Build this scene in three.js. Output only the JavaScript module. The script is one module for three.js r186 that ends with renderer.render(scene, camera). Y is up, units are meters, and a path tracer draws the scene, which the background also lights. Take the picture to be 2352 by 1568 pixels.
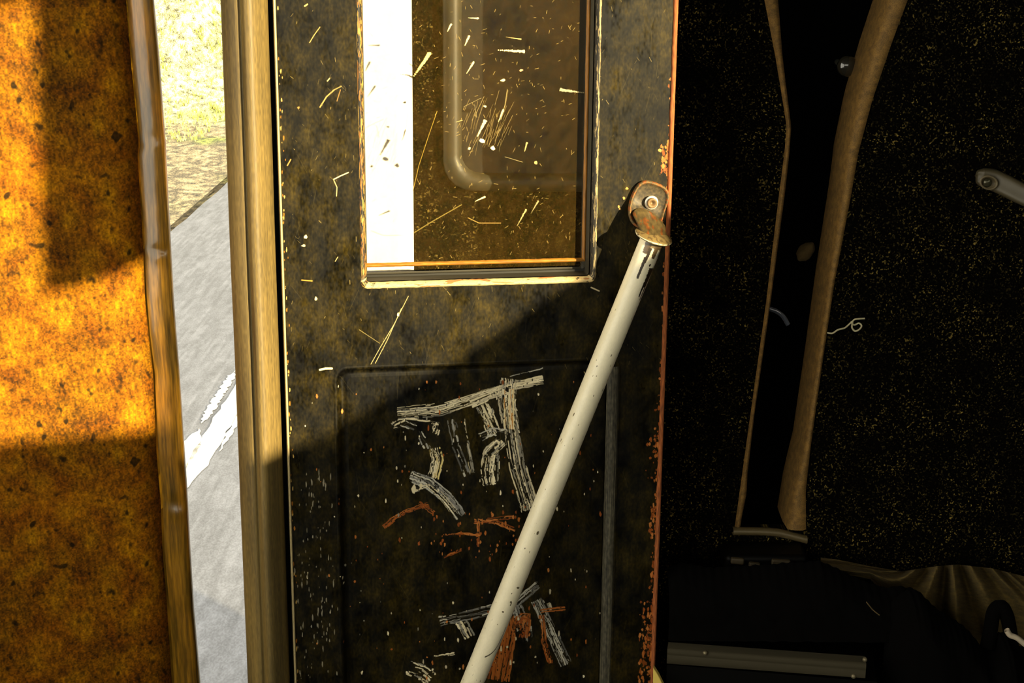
import * as THREE from 'three';
import { RoundedBoxGeometry } from 'three/addons/geometries/RoundedBoxGeometry.js';
import { ImprovedNoise } from 'three/addons/math/ImprovedNoise.js';
import { mergeGeometries } from 'three/addons/utils/BufferGeometryUtils.js';

// ---------------------------------------------------------------- camera, sky, sun, exposure
const W = 2352, H = 1568, FOCAL = 3540;                       // focal length in pixels of the 2352 x 1568 frame
const scene = new THREE.Scene();
const camera = new THREE.PerspectiveCamera(2 * Math.atan(H / 2 / FOCAL) * 180 / Math.PI, W / H, 0.05, 400);
camera.position.set(0, 1.75, 0);
camera.rotation.set(THREE.MathUtils.degToRad(-15.1), 0, THREE.MathUtils.degToRad(0.47), 'XYZ');
camera.updateMatrixWorld(true);
scene.add(camera);
scene.background = new THREE.Color().setRGB(3.5, 3.3, 2.7);   // bright hazy late-afternoon sky

const renderer = new THREE.WebGLRenderer({ antialias: true });
renderer.toneMapping = THREE.LinearToneMapping;
renderer.toneMappingExposure = 1.0;
renderer.shadowMap.enabled = true;
renderer.shadowMap.type = THREE.PCFSoftShadowMap;

const SUN = new THREE.Vector3(0.689, 0.225, 0.689).normalize();  // low sun, behind the camera to the right
const sun = new THREE.DirectionalLight(new THREE.Color().setRGB(1, 0.82, 0.48), 16);
sun.position.copy(SUN).multiplyScalar(20).add(new THREE.Vector3(0, 1, -1));
sun.target.position.set(0, 1, -1);
sun.castShadow = true;
sun.shadow.mapSize.set(4096, 4096);
Object.assign(sun.shadow.camera, { left: -12, right: 12, top: 12, bottom: -12, near: 1, far: 60 });
scene.add(sun, sun.target);

// ---------------------------------------------------------------- helpers
let seed = 7;
const rnd = () => { seed = (seed * 1664525 + 1013904223) >>> 0; return seed / 4294967296; };
const rr = (a, b) => a + (b - a) * rnd();
const noise = new ImprovedNoise();
const fbm = (x, y, z = 0, o = 4) => { let s = 0, a = 0.5, f = 1; for (let i = 0; i < o; i++) { s += a * noise.noise(x * f, y * f, z + i * 7.3); a *= 0.5; f *= 2.03; } return s; };
const lerp = (a, b, t) => a + (b - a) * t, clamp = (x, a = 0, b = 1) => Math.min(b, Math.max(a, x));
const v3 = (x, y, z) => new THREE.Vector3(x, y, z);
const lin = (r, g, b) => new THREE.Color().setRGB(r, g, b);

// the sight line through a point of the photograph, met with a plane of the place
const sight = (px, py) => v3((px - W / 2) / FOCAL, -(py - H / 2) / FOCAL, -1).applyQuaternion(camera.quaternion);
function onPlane(px, py, p, n) { const d = sight(px, py), t = p.clone().sub(camera.position).dot(n) / d.dot(n); return camera.position.clone().addScaledVector(d, t); }
const atZ = (px, py, z) => onPlane(px, py, v3(0, 0, z), v3(0, 0, 1));

const taken = {};
const numbered = (n) => { const k = taken[n] = (taken[n] ?? -1) + 1; return k ? n + '_' + String(k).padStart(3, '0') : n; };
function put(name, geo, mat, parent = scene) {
  const g = Array.isArray(geo) ? mergeGeometries(geo.map((q) => q.index ? q.toNonIndexed() : q)) : geo;
  const m = new THREE.Mesh(g, mat);
  m.name = parent === scene ? numbered(name) : name;
  m.castShadow = m.receiveShadow = true;
  parent.add(m);
  return m;
}
function tag(o, label, category, kind, group) { Object.assign(o.userData, { label, category }); if (kind) o.userData.kind = kind; if (group) o.userData.group = group; return o; }
function group(name, pos = [0, 0, 0]) { const g = new THREE.Group(); g.name = numbered(name); g.position.set(...pos); scene.add(g); return g; }
const box = (x0, x1, y0, y1, z0, z1) => new THREE.BoxGeometry(x1 - x0, y1 - y0, z1 - z0).translate((x0 + x1) / 2, (y0 + y1) / 2, (z0 + z1) / 2);
const rbox = (x0, x1, y0, y1, z0, z1, r = 0.004) => new RoundedBoxGeometry(x1 - x0, y1 - y0, z1 - z0, 3, r).translate((x0 + x1) / 2, (y0 + y1) / 2, (z0 + z1) / 2);
// surface from rows of points; uv(i, j, p) optional
function grid(rows, uv, close = false) {
  const n = rows.length, m = rows[0].length, pos = [], uvs = [], idx = [];
  rows.forEach((r, i) => r.forEach((p, j) => { pos.push(p.x, p.y, p.z); const q = uv ? uv(i, j, p) : [j / (m - 1), i / (n - 1)]; uvs.push(q[0], q[1]); }));
  for (let i = 0; i < n - 1; i++) for (let j = 0; j < m - (close ? 0 : 1); j++) { const a = i * m + j, b = i * m + (j + 1) % m, c = a + m, d = b + m; idx.push(a, b, d, a, d, c); }
  const g = new THREE.BufferGeometry();
  g.setAttribute('position', new THREE.Float32BufferAttribute(pos, 3));
  g.setAttribute('uv', new THREE.Float32BufferAttribute(uvs, 2));
  g.setIndex(idx); g.computeVertexNormals();
  return g;
}
// value of a polyline [[t, v], ...] at t
const along = (pts, t) => { if (t <= pts[0][0]) return pts[0][1]; for (let i = 1; i < pts.length; i++) if (t <= pts[i][0]) return lerp(pts[i - 1][1], pts[i][1], (t - pts[i - 1][0]) / (pts[i][0] - pts[i - 1][0])); return pts[pts.length - 1][1]; };
function dataTex(w, h, fn, srgb = true, rep) {
  const d = new Uint8Array(w * h * 4);
  for (let y = 0; y < h; y++) for (let x = 0; x < w; x++) { const c = fn(x / w, y / h, x, y), k = (y * w + x) * 4; d[k] = clamp(c[0], 0, 255); d[k + 1] = clamp(c[1], 0, 255); d[k + 2] = clamp(c[2], 0, 255); d[k + 3] = c[3] ?? 255; }
  const t = new THREE.DataTexture(d, w, h, THREE.RGBAFormat);
  t.magFilter = THREE.LinearFilter; t.minFilter = THREE.LinearMipmapLinearFilter; t.generateMipmaps = true;
  t.wrapS = t.wrapT = THREE.RepeatWrapping;
  if (srgb) t.colorSpace = THREE.SRGBColorSpace;
  if (rep) t.repeat.set(...rep);
  t.needsUpdate = true;
  return t;
}
// tileable value noise on an n x n lattice, for textures that repeat
function lattice(n, s) { const a = new Float32Array(n * n); let q = s * 7919 + 13; for (let i = 0; i < n * n; i++) { q = (q * 1664525 + 1013904223) >>> 0; a[i] = q / 4294967296; } return (u, v) => { const x = (u % 1 + 1) % 1 * n, y = (v % 1 + 1) % 1 * n, i = Math.floor(x), j = Math.floor(y), f = x - i, g = y - j, sf = f * f * (3 - 2 * f), sg = g * g * (3 - 2 * g), i1 = (i + 1) % n, j1 = (j + 1) % n, ii = i % n, jj = j % n; return lerp(lerp(a[jj * n + ii], a[jj * n + i1], sf), lerp(a[j1 * n + ii], a[j1 * n + i1], sf), sg); }; }

// ---------------------------------------------------------------- materials
const std = (o) => new THREE.MeshStandardMaterial(o);
const dull = (r, g, b, ro = 1, sp = 0.15) => new THREE.MeshPhysicalMaterial({ color: lin(r, g, b), roughness: ro, specularIntensity: sp, side: THREE.DoubleSide });
const M = {
  darkShell: std({ color: lin(0.006, 0.005, 0.003), roughness: 0.9 }),
  blackPlastic: dull(0.0015, 0.0014, 0.001, 0.5, 0.25),
  blackCloth: dull(0.0012, 0.001, 0.0008),
  jamb: std({ color: lin(0.93, 0.92, 0.9), roughness: 0.6 }),
  bareMetal: std({ color: lin(0.6, 0.55, 0.42), metalness: 0.85, roughness: 0.35 }),
  zinc: std({ color: lin(0.4, 0.38, 0.32), metalness: 0.8, roughness: 0.4 }),
};

// ---------------------------------------------------------------- outdoors: road, verge, grass bank
{
  const n1 = lattice(256, 1), n2 = lattice(64, 2), n3 = lattice(16, 3), nS = lattice(128, 4);
  const asphalt = dataTex(1024, 1024, (u, v) => { const s = nS(u, v * 0.0625 * 2) - 0.5, g = (n1(u * 2, v * 2) - 0.5) * 26 + (n2(u, v) - 0.5) * 16 + (n3(u, v) - 0.5) * 12 + s * 22; const b = 90 + g * 0.75; return [b, b * 1.02, b * 1.09]; });
  const road = new THREE.PlaneGeometry(9, 130, 1, 1).rotateX(-Math.PI / 2).translate(-2.05 + 4.5, 0, -35);
  const ru = road.attributes.uv; for (let i = 0; i < ru.count; i++) ru.setXY(i, road.attributes.position.getX(i) / 1.6, road.attributes.position.getZ(i) / 3.2);
  tag(put('road', road, std({ map: asphalt, roughness: 0.9 })), 'grey asphalt road running past outside the open door gap', 'road', 'structure');
  // worn white edge line: ragged strips of paint
  const strips = [];
  for (const [x, w, z0, z1] of [[-1.115, 0.075, -3.95, -5.25], [-1.05, 0.075, -4.55, -6.6], [-1.12, 0.03, -5.3, -6.0], [-1.0, 0.02, -5.0, -6.2]]) {
    const n = 40, L = [], R = [];
    for (let i = 0; i <= n; i++) { const t = i / n, z = lerp(z0, z1, t), e = Math.min(1, Math.min(t, 1 - t) * 7); L.push([x - w / 2 * e + rr(-0.006, 0.006), z]); R.push([x + w / 2 * e + rr(-0.006, 0.006), z]); }
    strips.push(grid([L.map(([a, z]) => v3(a, 0.003, z)), R.map(([a, z]) => v3(a, 0.003, z))]));
  }
  tag(put('road_line', strips, new THREE.MeshStandardMaterial({ color: lin(0.42, 0.41, 0.37), roughness: 0.8, side: THREE.DoubleSide })), 'worn white painted edge line on the asphalt road', 'road marking');

  // verge and rising bank beside the road
  const hgt = (x, z) => {
    const out = clamp((-2.1 - x) / 0.6), line = clamp((-13.6 - z + (x + 3) * 0.12) / 3);
    return 0.02 * out + out * (0.03 * fbm(x * 2, z * 1.5, 1, 3)) + 0.32 * Math.max(0, -13.9 - z) * clamp((-2.25 - x) / 1.2) * line + 0.25 * Math.max(0, -4.4 - x);
  };
  const rows = [], cols = [];
  for (let i = 0; i <= 190; i++) {
    const z = -3 - 55 * Math.pow(i / 190, 1.7), r = [];
    for (let j = 0; j <= 110; j++) { const x = -2.0 - 14 * Math.pow(j / 110, 1.8) + 0.03 * fbm(z * 1.4, 3, 2, 2); r.push(v3(x, hgt(x, z) - (j === 0 ? 0.01 : 0), z)); }
    rows.push(r);
  }
  for (const r of rows) for (const p of r) {
    const far = clamp((-13.4 - p.z + 0.5 * fbm(p.x * 1.5, p.z, 5, 3)) / 0.9), g = clamp(0.5 + 1.7 * fbm(p.x * 1.1, p.z * 0.8, 9, 4)), d = 1 + 0.7 * fbm(p.x * 5, p.z * 4, 4, 3);
    const dirt = [0.42, 0.33, 0.2], green = [0.3, 0.38, 0.04], straw = [0.98, 0.95, 0.55];
    const gm = clamp((g - 0.62) * 4) * clamp((-9.4 - p.z) / 2);
    for (let k = 0; k < 3; k++) cols.push(clamp(lerp(lerp(dirt[k], green[k], gm), lerp(straw[k], green[k] * 1.6, clamp((g - 0.6) * 2.2)), far) * d, 0.02, 1));
  }
  const va = lattice(128, 91), vb = lattice(24, 92), vt = dataTex(512, 512, (u, v) => { const k = 255 * clamp(0.62 + 0.5 * (va(u, v) - 0.5) + 0.5 * (vb(u, v) - 0.5)); return [k, k, k * 0.95]; });
  const bank = grid(rows, (i, j, p) => [p.x / 0.9, p.z / 1.6]); bank.setAttribute('color', new THREE.Float32BufferAttribute(cols, 3));
  tag(put('grass_verge', bank, new THREE.MeshStandardMaterial({ map: vt, vertexColors: true, roughness: 1, side: THREE.DoubleSide })), 'sunlit dry grass bank and dusty verge beside the road', 'verge', 'structure');
  // short dry grass: tufts
  const blade = new THREE.ConeGeometry(0.006, 0.07, 3).translate(0, 0.035, 0), N = 9000;
  const tuft = mergeGeometries([blade.clone().rotateZ(0.35), blade.clone().rotateZ(-0.4).rotateY(1), blade.clone().rotateX(0.4), blade.clone().rotateX(-0.3).rotateY(0.6)]);
  const inst = new THREE.InstancedMesh(tuft, std({ color: 0xffffff, roughness: 1 }), N), mt = new THREE.Matrix4(), col = new THREE.Color();
  for (let i = 0; i < N; i++) {
    const z = -12.6 - 22 * Math.pow(rnd(), 1.3), x = -2.35 + z * 0.02 - rnd() * (0.9 + -z * 0.18), s = rr(0.5, 1.25) * (z > -14 ? 0.6 : 1);
    mt.compose(v3(x, hgt(x, z), z), new THREE.Quaternion().setFromEuler(new THREE.Euler(0, rr(0, 6.3), 0)), v3(s, s, s));
    inst.setMatrixAt(i, mt); inst.setColorAt(i, rnd() < 0.35 ? col.setRGB(0.32, 0.36, 0.06) : col.setRGB(rr(0.5, 0.7), rr(0.46, 0.6), rr(0.14, 0.24)));
  }
  inst.name = 'grass_tufts'; inst.castShadow = inst.receiveShadow = true; scene.add(inst);
  tag(inst, 'short pale dry grass growing on the sunlit bank', 'grass', 'stuff');
}

// ---------------------------------------------------------------- the vehicle's shell
const X0 = -0.82, X1 = 1.2, Z0 = -1.6, Z1 = 2.0, FLOOR = 0.6, ROOF = 2.3, SILL = 1.755, TOP = 2.22;
function wallWithHoles(a0, a1, y0, y1, holes, depth) {
  const s = new THREE.Shape([[a0, y0], [a1, y0], [a1, y1], [a0, y1]].map((p) => new THREE.Vector2(...p)));
  for (const [h0, h1, k0, k1, r = 0.05] of holes) {
    const h = new THREE.Path();
    h.moveTo(h0 + r, k0); h.lineTo(h1 - r, k0); h.absarc(h1 - r, k0 + r, r, -Math.PI / 2, 0); h.lineTo(h1, k1 - r); h.absarc(h1 - r, k1 - r, r, 0, Math.PI / 2); h.lineTo(h0 + r, k1); h.absarc(h0 + r, k1 - r, r, Math.PI / 2, Math.PI); h.lineTo(h0, k0 + r); h.absarc(h0 + r, k0 + r, r, Math.PI, Math.PI * 1.5);
    s.holes.push(h);
  }
  return new THREE.ExtrudeGeometry(s, { depth, bevelEnabled: false, curveSegments: 8 });
}
tag(put('floor', box(X0 - 0.04, X1 + 0.04, FLOOR - 0.05, FLOOR, Z0 - 0.2, Z1 + 0.04), M.darkShell), 'dark floor of the vehicle below the frame', 'floor', 'structure');
tag(put('ceiling', box(X0 - 0.04, X1 + 0.04, ROOF, ROOF + 0.05, Z0 - 0.2, Z1 + 0.04), M.darkShell), 'dark roof lining of the vehicle above the frame', 'ceiling', 'structure');
// side walls: shape in (z, y), turned so that its x runs along z
const rightWall = () => {
  const s = new THREE.Shape([[Z0 - 0.2, FLOOR], [Z1, FLOOR], [Z1, ROOF], [Z0 - 0.2, ROOF]].map((p) => new THREE.Vector2(...p)));
  // openings shaped to throw the sun patches: front sill climbs, next window starts higher
  for (const h of [[[-0.405, 1.835], [-0.30, 1.800], [-0.14, 1.752], [0.0, 1.727], [0.085, 1.735], [0.085, TOP], [-0.38, TOP], [-0.405, TOP - 0.03]], [[0.098, 1.772], [0.30, 1.825], [0.95, 1.83], [0.95, TOP], [0.098, TOP]], [[1.02, 1.83], [1.8, 1.83], [1.8, TOP], [1.02, TOP]]])
    s.holes.push(new THREE.Path(h.map((p) => new THREE.Vector2(...p))));
  return new THREE.ExtrudeGeometry(s, { depth: 0.012, bevelEnabled: false }).rotateY(-Math.PI / 2).translate(X1 + 0.012, 0, 0);
};
const sideWall = (holes, x) => wallWithHoles(Z0 - 0.2, Z1, FLOOR, ROOF, holes, 0.04).rotateY(-Math.PI / 2).translate(x + 0.04, 0, 0);
tag(put('wall_right', rightWall(), M.darkShell), 'right side wall of the vehicle, its windows shaped to the sun patches', 'wall', 'structure');
tag(put('wall_left', sideWall([[-1.08, 0.3, 1.15, TOP], [0.38, 1.75, 1.15, TOP]], X0 - 0.04), M.darkShell), 'left side wall of the vehicle, its windows added for fill light', 'wall', 'structure');  // unseen windows put in and enlarged to brighten the rail
tag(put('wall_back', wallWithHoles(X0, X1, FLOOR, ROOF, [[X0 + 0.08, X1 - 0.08, SILL, TOP]], 0.04).translate(0, 0, Z1), M.darkShell), 'end wall behind the viewer with a wide window added for fill light', 'wall', 'structure');  // wide unseen opening put in to let in fill light
// lintel over the doorway
tag(put('trim_1', box(X0, -0.1, 1.96, ROOF, Z0 - 0.05, Z0 + 0.02), M.darkShell), 'dark header above the doorway', 'trim', 'structure');
{ // added unseen blocker, shaped as a tied-up curtain, to shade the brown panel
  const g = group('added_shade_curtain', [X1 - 0.022, 2.265, 0.140]);
  const rows = [];
  for (let i = 0; i <= 14; i++) { const t = i / 14, r = []; for (let j = 0; j <= 28; j++) { const a = j / 28 * Math.PI * 2, w = 0.056 + 0.012 * t, q = 1 + 0.1 * Math.sin(a * 7 + t * 2); r.push(v3(Math.cos(a) * 0.018 * q, -0.325 * t, Math.sin(a) * w * q)); } rows.push(r); }
  put('cloth', grid(rows), M.blackCloth, g);
  put('tie', new THREE.TorusGeometry(0.06, 0.006, 6, 24).scale(1, 0.36, 1).rotateX(Math.PI / 2).rotateY(Math.PI / 2).translate(0, -0.2, 0), M.blackPlastic, g);
  tag(g, 'added dark curtain-shaped blocker in the side window, shading the brown panel', 'curtain');
}

// ---------------------------------------------------------------- the brown panel left of the gap
const ZP = -1.45, PYAW = THREE.MathUtils.degToRad(25), PE = atZ(345, 784, ZP), PNRM = v3(Math.sin(PYAW), 0, Math.cos(PYAW));
const seam = [[-260, 266], [0, 288], [150, 300], [250, 310], [330, 318], [355, 315], [450, 321], [520, 326], [680, 333], [760, 340], [860, 352], [960, 356], [1040, 360], [1150, 370], [1260, 374], [1390, 385], [1500, 392], [2300, 442]];
const edgeLine = [[-260, 328], [0, 350], [130, 362], [250, 370], [330, 376], [470, 383], [560, 388], [690, 395], [850, 407], [1000, 417], [1120, 425], [1250, 432], [1400, 441], [1568, 456], [2300, 512]];
{
  const tA = lattice(96, 11), tB = lattice(24, 12), tC = lattice(256, 13), tD = lattice(8, 14), tE = lattice(160, 15);
  const mott = dataTex(1024, 1024, (u, v) => {
    const d = fbm(u * 3, v * 3, 40, 3), b = fbm(u * 14, v * 11, 44, 3), c = tC(u, v) - 0.5, g = fbm(u * 90 + v * 12, v * 34, 50, 2), sp = fbm(u * 34, v * 26, 61, 2);
    let k = 1 + 0.5 * d + 0.5 * b + 0.45 * c + 0.6 * g + 0.3 * (tE(u, v) - 0.5);
    if (sp > 0.24) k *= 1 - 0.6 * clamp((sp - 0.24) * 8);
    return [122 * k, 75 * k * (1 + 0.25 * b), 2 * k];
  }, true);
  const g = group('brown_panel', PE.toArray()); g.rotation.y = PYAW; g.updateMatrixWorld(true);
  const rows = [], ny = 120, nx = 34;
  for (let i = 0; i <= ny; i++) {
    const py = lerp(-260, 2300, i / ny), e = g.worldToLocal(onPlane(along(seam, py), py, PE, PNRM)), r = [];
    const x0 = (X0 - PE.x + 0.002) / Math.cos(PYAW);
    r.push(v3(x0, e.y, -0.02));
    for (let j = 0; j <= nx; j++) { const t = j / nx, x = lerp(x0, e.x, Math.pow(t, 0.8)), ed = e.x - x; r.push(v3(x, e.y, 0.012 - 0.012 * Math.exp(-ed / 0.012) + 0.004 * Math.sin(x * 14 + e.y * 3) + 0.0016 * fbm(x * 18, e.y * 9, 1, 3))); }
    r.push(v3(e.x, e.y, -0.03));
    rows.push(r);
  }
  put('skin', grid(rows, (i, j, p) => [p.x / 0.32, p.y / 0.32]), new THREE.MeshPhysicalMaterial({ map: mott, roughness: 0.8, specularIntensity: 0.3, bumpMap: mott, bumpScale: 0.0006, side: THREE.DoubleSide }), g);
  // soft glossy edge binding
  const er = [], wr = [[318, 0.9, 16], [335, -0.8, 9], [572, -0.9, 10], [588, 0.5, 12], [1150, -0.9, 14], [1175, 0.8, 12], [1290, -0.6, 16], [1400, 0.6, 20], [930, 0.4, 25], [720, -0.3, 25]];
  for (let i = 0; i <= 390; i++) {
    const py = lerp(-260, 2300, i / 390), a = g.worldToLocal(onPlane(along(seam, py) + 3, py, PE, PNRM)), b = g.worldToLocal(onPlane(along(edgeLine, py) + 10, py, PE, PNRM)), r = [];
    let wv = 0; for (const [c, s, w] of wr) wv += s * Math.exp(-(((py - c) / w) ** 2));
    wv += 0.5 * fbm(py * 0.012, 2, 3, 2);
    for (let j = 0; j <= 16; j++) { const t = j / 16, th = Math.PI * t; const up = 0.011 * Math.pow(Math.sin(Math.min(th, Math.PI)), 0.7) * (0.7 + 0.5 * t) + 0.0016 * wv * Math.sin(th) * Math.cos(t * 2.2 + py * 0.01); r.push(v3(lerp(a.x, b.x, t < 1 ? Math.pow(t, 0.9) : 1), a.y, 0.002 + up - (t > 0.85 ? (t - 0.85) * 0.12 : 0))); }
    r.push(v3(lerp(a.x, b.x, 0.9), a.y, -0.035), v3(a.x, a.y, -0.035));
    er.push(r);
  }
  const bT = dataTex(256, 1024, (u, v) => { const b = tB(u, v * 2) - 0.5, d = tD(u * 0.5, v * 3) - 0.5, a = tA(u, v * 2) - 0.5, k = 1 + 0.5 * b + 0.6 * d + 0.25 * a; return [150 * k, 108 * k * (1 - 0.1 * d), 26 * k]; });
  put('edge_binding', grid(er), new THREE.MeshPhysicalMaterial({ map: bT, roughness: 0.32, transmission: 0.3, thickness: 0, clearcoat: 0.7, clearcoatRoughness: 0.12, side: THREE.DoubleSide }), g);
  tag(g, 'mottled orange-brown panel with glossy rolled edge, left of the gap', 'panel');
}

// ---------------------------------------------------------------- the black door
const YAW = THREE.MathUtils.degToRad(9.3);
const DN = v3(Math.sin(YAW), 0, Math.cos(YAW)), DU = v3(Math.cos(YAW), 0, -Math.sin(YAW));
const D0 = atZ(1090, 784, -1.42);
const dOff = (px, py, n) => { const q = onPlane(px, py, D0.clone().addScaledVector(DN, n), DN).sub(D0); return [q.dot(DU), q.y]; };   // door coordinates at height n over its face
const door = group('door_1', D0.toArray()); door.rotation.y = YAW;
tag(door, 'scratched black metal door with window and diagonal cream rail', 'door', 'structure');
const UL = -0.1808, UR = 0.1885, VB = -0.72, VT = 0.46;
const TU0 = -0.1815, TU1 = 0.189, TV0 = -0.39, TV1 = 0.34;           // the area that the door's colour texture covers
const doorUV = (u, v) => [(u - TU0) / (TU1 - TU0), (v - TV0) / (TV1 - TV0)];
function uvDoor(g) { const p = g.attributes.position, a = g.attributes.uv ?? new THREE.Float32BufferAttribute(new Float32Array(p.count * 2), 2); for (let i = 0; i < p.count; i++) a.setXY(i, ...doorUV(p.getX(i), p.getY(i))); g.setAttribute('uv', a); return g; }
const CW = 1024, CH = 2048;
function newCanvas(w, h) { const c = document.createElement('canvas'); c.width = w; c.height = h; return c; }
// paint, scratches and rust, drawn in the door's own coordinates
const cv = newCanvas(CW, CH), cx = cv.getContext('2d');
const toC = (px, py) => { const [u, v] = dOff(px, py, 0), [a, b] = doorUV(u, v); return [a * CW, (1 - b) * CH]; };
const SCX = CW / (TU1 - TU0) * 0.000405, SCY = CH / (TV1 - TV0) * 0.000405;  // texture pixels per photograph pixel
{
  const w = CW, h = CH, img = cx.createImageData(w, h), d = img.data;
  for (let y = 0; y < h; y++) for (let x = 0; x < w; x++) {
    const u = x / w * 0.37, v = y / h * 0.73;
    const c = fbm(u * 14, v * 12, 1, 4), s = fbm(u * 60 + v * 30, v * 40 - u * 40, 5, 3), f = fbm(u * 500, v * 260, 8, 2), str = fbm(u * 220, v * 26, 12, 2);
    let k = 0.92 + 1.5 * c + 1.5 * s + 1.2 * f + 0.6 * str; k = Math.max(0.1, k);
    const i = (y * w + x) * 4; d[i] = 28 * k; d[i + 1] = 23 * k; d[i + 2] = 6 * k; d[i + 3] = 255;
  }
  cx.putImageData(img, 0, 0);
}
function line(pts, width, color, ctx = cx, map = toC) {
  ctx.strokeStyle = color; ctx.lineWidth = width; ctx.lineCap = 'round'; ctx.lineJoin = 'round';
  ctx.beginPath(); pts.forEach((p, i) => { const q = map(...p); i ? ctx.lineTo(...q) : ctx.moveTo(...q); }); ctx.stroke();
}
// a dry brush stroke: many hairs that skip
function brush(pts, width, cols, cover = 0.6, hairs = 14, ctx = cx, map = toC) {
  hairs = Math.round(hairs * 1.7); cover *= cols === RUST ? 0.85 : 0.74; const seg = [];
  for (let i = 0; i < pts.length - 1; i++) for (let k = 0; k < 10; k++) seg.push([lerp(pts[i][0], pts[i + 1][0], k / 10), lerp(pts[i][1], pts[i + 1][1], k / 10)]);
  seg.push(pts[pts.length - 1]);
  for (let hI = 0; hI < hairs; hI++) {
    const off = (hI / (hairs - 1) - 0.5) * width + rr(-2.2, 2.2); let on = rnd() < cover, run = [];
    for (let i = 0; i < seg.length; i++) {
      const a = seg[Math.max(0, i - 1)], b = seg[Math.min(seg.length - 1, i + 1)], l = Math.hypot(b[0] - a[0], b[1] - a[1]) || 1, nx = -(b[1] - a[1]) / l, ny = (b[0] - a[0]) / l;
      if (on) run.push([seg[i][0] + nx * off + rr(-1, 1), seg[i][1] + ny * off + rr(-1, 1)]);
      if (rnd() < 0.16 || i === seg.length - 1) { if (run.length > 1) line(run, rr(0.6, width / hairs * 3.4 + 1.0), cols[Math.floor(rnd() * cols.length)], ctx, map); run = []; on = rnd() < cover; }
    }
  }
  // paint flaked away again in spots
  for (let i = 0; i < seg.length * width * 0.05; i++) { const q = seg[Math.floor(rnd() * seg.length)]; fleck(q[0] + rr(-0.6, 0.6) * width, q[1] + rr(-0.6, 0.6) * width, rr(0.5, 2), '#15120a', ctx, map, rr(0.7, 2.5)); }
}
function fleck(px, py, r, color, ctx = cx, map = toC, stretch = 1.6) {
  ctx.fillStyle = color; ctx.beginPath(); const n = 7, a0 = rr(0, 6.3);
  for (let i = 0; i < n; i++) { const a = a0 + i / n * 6.283, q = map(px + Math.cos(a) * r * rr(0.5, 1.1), py + Math.sin(a) * r * stretch * rr(0.5, 1.1)); i ? ctx.lineTo(...q) : ctx.moveTo(...q); }
  ctx.closePath(); ctx.fill();
}
const CREAM = ['#e6d9b2', '#d9cca6', '#f0e4c0', '#c2b698', '#8a8678'], GREY = ['#9d9b92', '#b8b5a8', '#7e7c76', '#55544f', '#c9c4b2'], RUST = ['#b0662c', '#9c5220', '#c47a3c', '#84451c'];
// painted white marks
brush([[915, 955], [1010, 946], [1090, 922], [1165, 897]], 28, CREAM, 0.5, 26);
brush([[1085, 930], [1170, 893], [1250, 876]], 17, CREAM, 0.75, 10);
brush([[1175, 868], [1250, 850]], 5, GREY, 0.5, 4);
brush([[1172, 875], [1166, 930], [1180, 1000], [1193, 1080], [1215, 1150], [1222, 1175]], 40, CREAM, 0.58, 34);
brush([[1170, 900], [1172, 990]], 26, ['#e3d2a2', '#c98f4a', '#e8dcb8'], 0.7, 12);
brush([[1110, 935], [1130, 975], [1140, 1000]], 30, CREAM, 0.65, 14);
brush([[1105, 1010], [1135, 998], [1165, 1000]], 14, GREY, 0.5, 6);
brush([[1155, 1018], [1128, 1045], [1122, 1085], [1128, 1118]], 28, CREAM, 0.6, 14);
brush([[1150, 1020], [1148, 1060], [1145, 1110]], 12, CREAM, 0.4, 6);
brush([[1040, 970], [1052, 1030], [1078, 1095]], 18, GREY, 0.4, 8);
brush([[1066, 968], [1076, 1030], [1088, 1090]], 7, CREAM, 0.7, 4);
brush([[925, 975], [960, 990], [985, 1035]], 14, GREY, 0.5, 6);
brush([[905, 985], [935, 968], [1010, 975], [1000, 1000]], 22, CREAM, 0.28, 10);
brush([[1000, 1035], [1006, 1060], [996, 1102]], 24, ['#e3cf86', '#e8dcb8', '#d6c084'], 0.6, 12);
brush([[945, 1098], [985, 1112], [1030, 1148], [1062, 1190]], 26, GREY, 0.66, 14);
brush([[948, 1130], [985, 1120], [1020, 1150], [1045, 1182]], 13, CREAM, 0.6, 7);
for (const [x, y, r] of [[952, 1128, 7], [968, 1122, 5], [915, 1110, 3], [1170, 905, 5]]) fleck(x, y, r, '#dccfa8');
fleck(1168, 900, 5, '#14110a');
brush([[1012, 1432], [1090, 1416], [1190, 1392], [1238, 1352]], 22, GREY, 0.6, 12);
brush([[1236, 1385], [1262, 1440], [1284, 1490], [1303, 1532]], 26, GREY, 0.6, 14);
brush([[1060, 1435], [1078, 1470]], 24, CREAM, 0.5, 8);
brush([[1190, 1400], [1206, 1450], [1210, 1480]], 40, GREY, 0.42, 14);
brush([[1264, 1392], [1268, 1406]], 8, CREAM, 0.9, 5);
brush([[940, 1540], [975, 1552], [990, 1566]], 34, CREAM, 0.4, 12);
brush([[1000, 1515], [1045, 1508]], 12, CREAM, 0.5, 5);
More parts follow.
